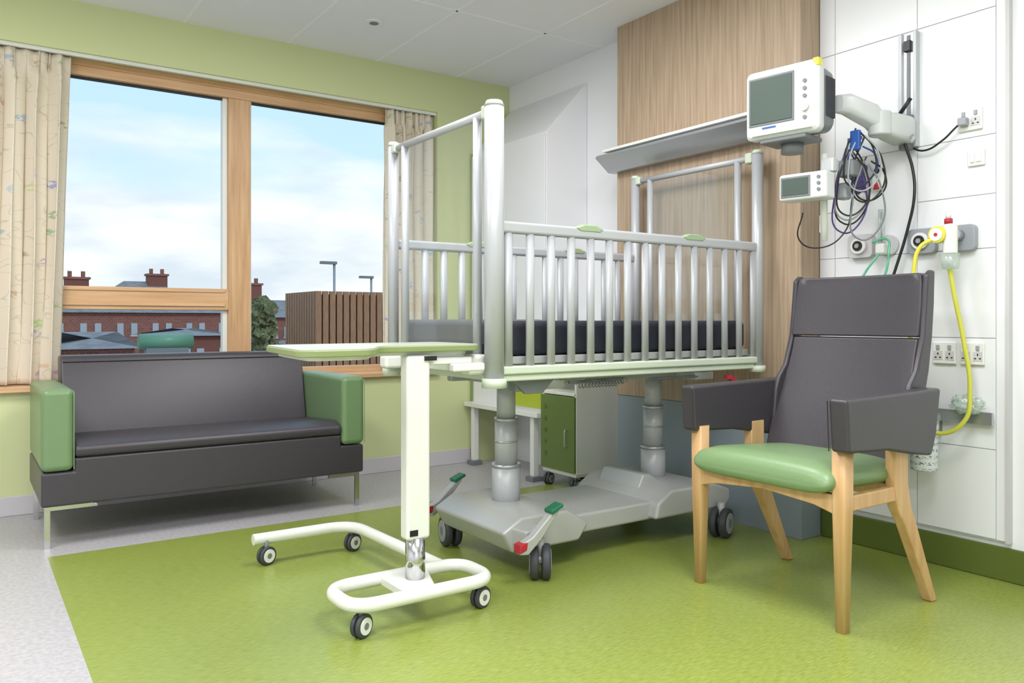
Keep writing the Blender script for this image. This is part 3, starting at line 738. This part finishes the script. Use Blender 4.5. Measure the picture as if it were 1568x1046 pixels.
M_leaf = mat('foliage', (92, 100, 66), .9, noise=((128, 126, 92), 8, (1, 1, 1), .4, .6))
tx, ty = 14.9, 48
rod('trunk', (tx, ty, -4), (tx, ty, 0), .15, M_slat, g)
bm = bmesh.new(); rt_ = random.Random(2)
for i in range(26):
    mm_ = Matrix.Translation((tx + rt_.uniform(-.8, .8) * (1 - i * .025), ty + rt_.uniform(-.5, .5), -1.2 + i * .13))
    bmesh.ops.create_icosphere(bm, subdivisions=3, radius=rt_.uniform(.25, .5), matrix=mm_)
for v in bm.verts: v.co += Vector((mn.noise(v.co * 4), mn.noise(v.co * 4 + Vector((5, 0, 0))), mn.noise(v.co * 4 + Vector((0, 7, 0))))) * .35
fin('foliage', bm, M_leaf, g)

# ------------------------------------------------------------ world sky with clouds
W = bpy.data.worlds.new('sky'); S.world = W; W.use_nodes = True
nt = W.node_tree; nt.nodes.clear(); L = nt.links.new
o = nt.nodes.new('ShaderNodeOutputWorld'); bg = nt.nodes.new('ShaderNodeBackground')
tc = nt.nodes.new('ShaderNodeTexCoord'); sp = nt.nodes.new('ShaderNodeSeparateXYZ')
gr = nt.nodes.new('ShaderNodeValToRGB')
gr.color_ramp.elements[0].position = 0.0; gr.color_ramp.elements[0].color = lin((216, 227, 236))
gr.color_ramp.elements[1].position = 0.5; gr.color_ramp.elements[1].color = lin((162, 200, 230))
e = gr.color_ramp.elements.new(.2); e.color = lin((190, 217, 233))
mp = nt.nodes.new('ShaderNodeMapping'); mp.inputs['Scale'].default_value = (1.6, 1.6, 5.5); mp.inputs['Location'].default_value = (1.4, .3, .2)
n = nt.nodes.new('ShaderNodeTexNoise'); n.inputs['Scale'].default_value = 2.1; n.inputs['Detail'].default_value = 7; n.inputs['Roughness'].default_value = .5
cr = nt.nodes.new('ShaderNodeValToRGB'); cr.color_ramp.elements[0].position = .40; cr.color_ramp.elements[0].color = (0,0,0,1)
cr.color_ramp.elements[1].position = .61; cr.color_ramp.elements[1].color = (1,1,1,1)
ad = nt.nodes.new('ShaderNodeMapRange'); ad.inputs['From Min'].default_value = .06; ad.inputs['From Max'].default_value = .26
ad.inputs['To Min'].default_value = .13; ad.inputs['To Max'].default_value = -.09
am_ = nt.nodes.new('ShaderNodeMath'); am_.operation = 'ADD'
n3 = nt.nodes.new('ShaderNodeTexNoise'); n3.inputs['Scale'].default_value = 4; n3.inputs['Detail'].default_value = 5
cc = nt.nodes.new('ShaderNodeValToRGB'); cc.color_ramp.elements[0].position = .36; cc.color_ramp.elements[0].color = lin((206, 213, 222))
cc.color_ramp.elements[1].position = .58; cc.color_ramp.elements[1].color = lin((233, 234, 236))
mx = nt.nodes.new('ShaderNodeMixRGB')
L(tc.outputs['Generated'], sp.inputs[0]); L(sp.outputs['Z'], gr.inputs[0]); L(sp.outputs['Z'], ad.inputs['Value'])
L(tc.outputs['Generated'], mp.inputs[0]); L(mp.outputs[0], n.inputs['Vector']); L(mp.outputs[0], n3.inputs['Vector'])
L(n.outputs['Fac'], am_.inputs[0]); L(ad.outputs[0], am_.inputs[1]); L(am_.outputs[0], cr.inputs[0]); L(n3.outputs['Fac'], cc.inputs[0])
L(cr.outputs[0], mx.inputs[0]); L(gr.outputs[0], mx.inputs[1]); L(cc.outputs[0], mx.inputs[2])
L(mx.outputs[0], bg.inputs[0]); bg.inputs[1].default_value = 1.34; L(bg.outputs[0], o.inputs[0])

# hazy sun from behind the building: lights the houses outside
sl = bpy.data.lights.new('sun', 'SUN'); sl.energy = 0.9; sl.angle = math.radians(6); sl.color = (1, .95, .88)
so = bpy.data.objects.new('sun', sl); S.collection.objects.link(so); so.location = (0, -10, 20)
so.rotation_euler = Vector((-.35, .9, -.75)).to_track_quat('-Z', 'Y').to_euler()

# ------------------------------------------------------------ lights (recessed ceiling luminaires)
def lamp(x, y, sz, pw):
    g = grp('ceiling_light', (x, y, H))
    ld = bpy.data.lights.new('led_panel', 'AREA'); ld.shape = 'SQUARE'; ld.size = sz; ld.energy = pw; ld.color = (.99, .985, .99)
    lo = bpy.data.objects.new('led_panel', ld); S.collection.objects.link(lo); lo.location = (x, y, H - .03); attach(lo, g)
    h = sz / 2 + .02
    boxes('bezel', [(x - h, x + h, y - h, y - h + .02, H - .025, H), (x - h, x + h, y + h - .02, y + h, H - .025, H), (x - h, x - h + .02, y - h, y + h, H - .025, H), (x + h - .02, x + h, y - h, y + h, H - .025, H)], M_wplast, g)
lamp(-.6, .8, .9, 50); lamp(1.6, .9, .9, 44); lamp(-.6, 3.0, .9, 42); lamp(0.2, -.9, .9, 48); lamp(1.7, 2.7, .9, 34)

# ------------------------------------------------------------ camera
cd = bpy.data.cameras.new('camera'); co = bpy.data.objects.new('camera', cd); S.collection.objects.link(co)
co.location = (0, 0, 1.0)
co.rotation_euler = (math.radians(90), 0, -math.atan2(.5675, .8232))
cd.sensor_width = 36; cd.lens = 36 * 1224 / 1568; cd.shift_y = -0.0208
cd.clip_start = .05; cd.clip_end = 300
S.camera = co
